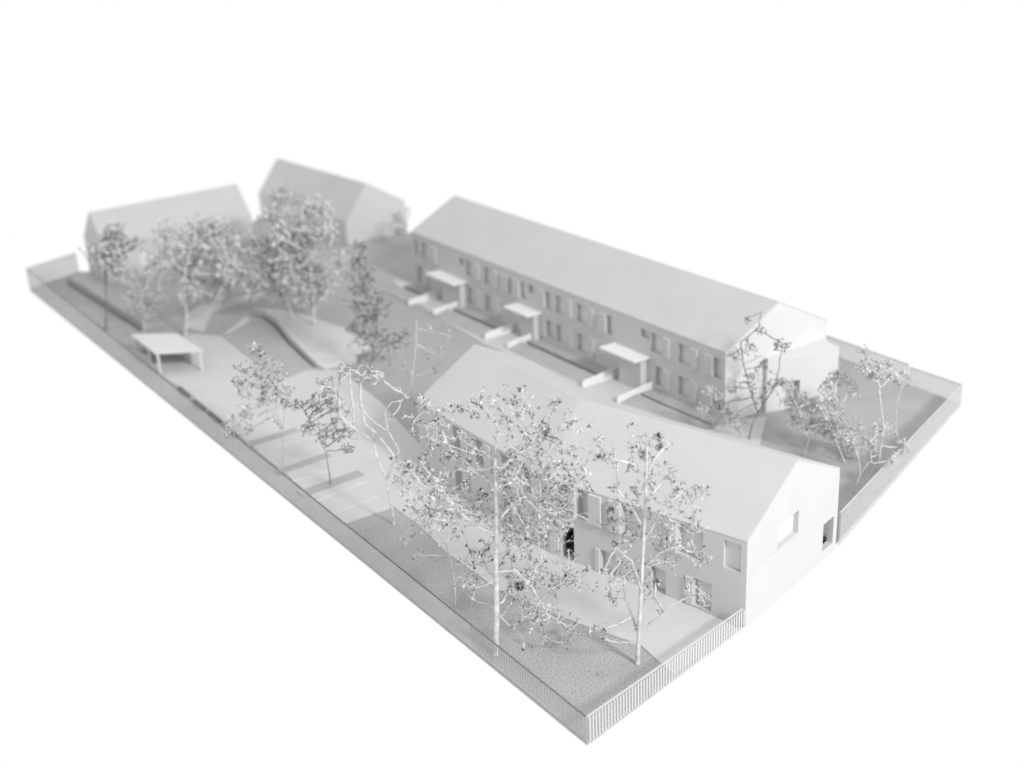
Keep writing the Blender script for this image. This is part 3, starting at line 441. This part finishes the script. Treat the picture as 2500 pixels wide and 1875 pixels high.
def tree(key, label, name='bare_tree', natt=40, D=.06, dk=.055, di=.5, twig=.0050, depth=1.0, budr=.011, spikes=3, spl=.045, budp=.9, dark=False, group='dried stem trees on the model', sides=5, bm=None, side=.22, low=1.0, rexp=.30, ib=.12):
    T = TREES[key]; bx, by = T['b']; R = T['R']
    r = root(name, label, 'tree', (bx, by, .008), group)
    tr = [(0, 0, 0)] + [(x, RNG.normal(0, .01), z) for x, z in T['t']]
    tp = densify(tr, D); nodes = list(tp); par = [-1]+list(range(len(tp)-1)); ntr = len(tp)
    for j, l in enumerate(T['l']):
        # each limb leaves towards or away from the viewer in its own direction
        sy = (-1)**j*RNG.uniform(.15, .5)*depth; x0, z0 = l[0]
        k = min(range(len(nodes)), key=lambda i: (nodes[i][0]-x0)**2+(nodes[i][2]-z0)**2)
        L = []; tot = 0; y0 = nodes[k][1]
        for i, (x, z) in enumerate(l):
            if i: tot += math.hypot(x-l[i-1][0], z-l[i-1][1])
            L.append((x, y0+sy*tot, z))
        pts = densify([tuple(nodes[k])]+L[1:], D); prev = k
        for p in pts[1:]: nodes.append(p+RNG.normal(0, .003, 3)); par.append(prev); prev = len(nodes)-1
    att = []
    for x, z, c in T['c']:
        cy = RNG.uniform(-1, 1)*depth*.45*max(.25, max(abs(q[0]) for q in T['c']))
        if abs(x) < .35: cy = abs(cy)+.12      # the stem stays in view, most shoots stand behind it
        n = max(4, int(natt*RNG.uniform(.7, 1.3)*(low if z < .45*max(q[1] for q in T['c']) else 1)))
        att.append(RNG.normal(0, 1, (n, 3))*np.array([c*.55, c*.8, c*.5])+np.array([x, cy, z]))
    att = np.vstack(att); att = att[att[:, 2] > .12]
    di = 9.0
    # only some knots of the stem and limbs send out side shoots
    ok = RNG.random(len(nodes)) < side; kid = set(par); ok[[i for i in range(len(nodes)) if i not in kid]] = True; ok[0] = False
    N, P = grow(nodes, par, att, D, di, dk, ok=ok)
    # attractors farther than di: extend reach
    n = len(N); kids = [[] for _ in range(n)]
    for i in range(1, n): kids[P[i]].append(i)
    tips = np.zeros(n); order = list(range(n-1, -1, -1))
    for i in order:
        if not kids[i]: tips[i] = 1
        if P[i] >= 0: tips[P[i]] += tips[i]
    rad = twig*np.power(tips, rexp)
    for i in range(ntr): rad[i] = R*(1-.45*i/ntr)
    rad = np.minimum(rad, R*.75); rad[:ntr] = [R*(1-.5*i/ntr) for i in range(ntr)]
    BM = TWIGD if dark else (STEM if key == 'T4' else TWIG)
    m = MB(); tt = [N[i] for i in range(ntr)]; m.tube(tt, [rad[i]*RNG.uniform(.93, 1.07)*(1.25 if i == 0 else 1) for i in range(ntr)], 8)
    m.blob((0, 0, .0), R*1.6, .35); tro = m.build('trunk', TWIGD if dark else STEM, r)
    def chains(start, frm, mb):
        st = [(start, frm)]
        while st:
            s_, p_ = st.pop(); pts = [N[p_]]; rr = [min(rad[s_], rad[p_])]; c = s_
            while True:
                pts.append(N[c]); rr.append(rad[c]*RNG.uniform(.85, 1.25))
                k = kids[c]
                if not k: break
                k = sorted(k, key=lambda q: -tips[q])
                for q in k[1:]: st.append((q, c))
                if len(k) > 1 and RNG.random() < .5: mb.blob(N[c], max(rad[c]*1.7, twig*1.9))
                c = k[0]
            mb.tube(pts, rr, 4 if rr[0] < twig*2 else sides)
    small = MB()
    for i in range(ntr):
        for k in kids[i]:
            if k < ntr: continue
            if tips[k] >= 8: b = MB(); chains(k, i, b); b.build('branch', BM, r)
            else: chains(k, i, small)
    if small.v: small.build('twigs', BM, r)['kind'] = 'stuff'
    bd = MB()
    for i in range(ntr, n):
        if (not kids[i] and RNG.random() < budp) or RNG.random() < ib:
            bd.blob(N[i], budr*RNG.uniform(.6, 1.4), 1.2)
            for _ in range(RNG.integers(max(1, spikes-1), spikes+2)):
                bd.spike(N[i], RNG.normal(0, 1, 3)+np.array([0, 0, .3]), spl*RNG.uniform(.5, 1.4), budr*.42)
    if bd.v:
        o = bd.build('seed_heads', BUDR if bm else (BUDD if dark else BUD), r, False); o['kind'] = 'stuff'
    return r, n
cnt = {}
def TR(k, *a, **kw): r, n = tree(k, *a, **kw); cnt[k] = n
TR('T1', 'largest twiggy tree with a thick pale cut-off trunk at the near left fence', 'large_tree', natt=58, low=.5, D=.062, dk=.045, di=.45, twig=.0056, rexp=.22, ib=.35, budr=.0165, spikes=5, spl=.072, side=.16)
TR('T2', 'sparse upright tree with a straight pale trunk in the front right corner', 'tall_tree', natt=21, D=.06, dk=.045, di=.6, twig=.0056, rexp=.24, ib=.30, side=.4, budr=.0155, spikes=4, spl=.065)
TR('T3', 'thin small tree left of the largest tree on the dark lawn', 'small_tree', natt=16, D=.05, dk=.045, twig=.0050, depth=.6, budr=.013, spikes=3, spl=.05)
TR('T4', 'bare pale forked tree leaning left at the lawn corner by the parking bays', 'forked_tree', natt=22, D=.06, dk=.05, twig=.0125, rexp=.2, depth=.7, budr=.014, spikes=2, spl=.045, budp=.6, side=.08)
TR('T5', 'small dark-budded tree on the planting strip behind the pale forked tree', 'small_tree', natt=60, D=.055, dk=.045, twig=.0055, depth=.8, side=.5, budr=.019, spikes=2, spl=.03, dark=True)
TR('T6', 'bushy round-headed tree on the planting strip farthest from the lawn', 'bushy_tree', natt=75, D=.05, dk=.042, twig=.0055, depth=.8, budr=.022, spikes=2, spl=.04, ib=.25)
TR('T7', 'tall thin nearly bare tree by the left end of the bent building', 'bare_tree', natt=16, D=.06, dk=.05, twig=.0055, depth=.6, budr=.022, spikes=1, spl=.03)
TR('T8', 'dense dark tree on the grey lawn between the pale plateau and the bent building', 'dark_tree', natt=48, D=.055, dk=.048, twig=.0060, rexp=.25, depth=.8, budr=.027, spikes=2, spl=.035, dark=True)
rear = dict(natt=62, D=.075, dk=.058, di=.7, twig=.008, bm='BUDR', budr=.043, spikes=2, spl=.05, sides=4)
TR('T9', 'broad blurred tree with a pale trunk just behind the shelter', 'broad_tree', **rear)
TR('T10', 'slim tree with a pale stem left of the broad tree behind the shelter', 'slim_tree', **{**rear, 'budr': .03})
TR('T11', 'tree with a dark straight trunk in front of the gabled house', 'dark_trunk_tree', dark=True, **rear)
TR('T12', 'broad tree with a pale trunk standing on the pale plateau', 'broad_tree', **rear)
TR('T13', 'low-branched tree at the far edge of the sunken court', 'broad_tree', **rear)
TR('T14', 'small tree at the foot of the pitched house by the long building', 'small_tree', **{**rear, 'budr': .026, 'twig': .006})
TR('T15', 'tall narrow tree rising against the left edge of the pitched house', 'narrow_tree', **rear)
TR('T23', 'rounded tree between the two back houses', 'rounded_tree', **rear)
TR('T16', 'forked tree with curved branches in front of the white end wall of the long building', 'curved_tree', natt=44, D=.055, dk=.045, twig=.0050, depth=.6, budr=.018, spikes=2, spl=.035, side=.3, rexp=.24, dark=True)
TR('T17', 'short spreading shrub-like tree at the left foot of the forked tree', 'low_tree', natt=75, D=.05, dk=.042, twig=.0055, depth=.6, budr=.022, spikes=2, bm='BUDR')
TR('T18', 'bushy low tree behind the roof end of the bent building', 'bushy_tree', natt=110, D=.05, dk=.042, twig=.0055, depth=.7, budr=.024, spikes=3, bm='BUDR')
TR('T19', 'taller leaning tree in the middle of the right lawn beside the annex', 'leaning_tree', natt=80, D=.055, dk=.045, twig=.0055, depth=.6, budr=.024, side=.4, spikes=2, bm='BUDR')
TR('T20', 'small forked tree closest to the right fence beyond the bright gable', 'small_forked_tree', natt=50, D=.055, dk=.045, twig=.0062, depth=.6, budr=.024, side=.4, spikes=2, bm='BUDR')
TR('T21', 'upright tree with a pale stem near the middle of the right fence', 'upright_tree', natt=70, D=.055, dk=.042, di=.7, twig=.0058, depth=.6, budr=.024, side=.4, spikes=2, bm='BUDR')
TR('T22', 'farthest slim tree in the right rear corner', 'slim_tree', natt=40, D=.055, dk=.045, di=.6, twig=.0055, depth=.6, budr=.024, spikes=2, bm='BUDR')
m = MB(); m.blob((0, 0, .012), .016, .8)
for d in ((1, .2, .3), (-.8, .5, .2), (.2, -.9, .4)): m.spike((0, 0, .012), d, .05, .006)
o = m.build('fallen_bud', BUD, None, False); o.location = (.96, 14.29, .004); tag(o, 'single fallen bud lying on the bare front lawn', 'bud')
print('TREES', cnt, 'tris', sum(len(o.data.polygons) for o in COL.objects if o.type == 'MESH'))
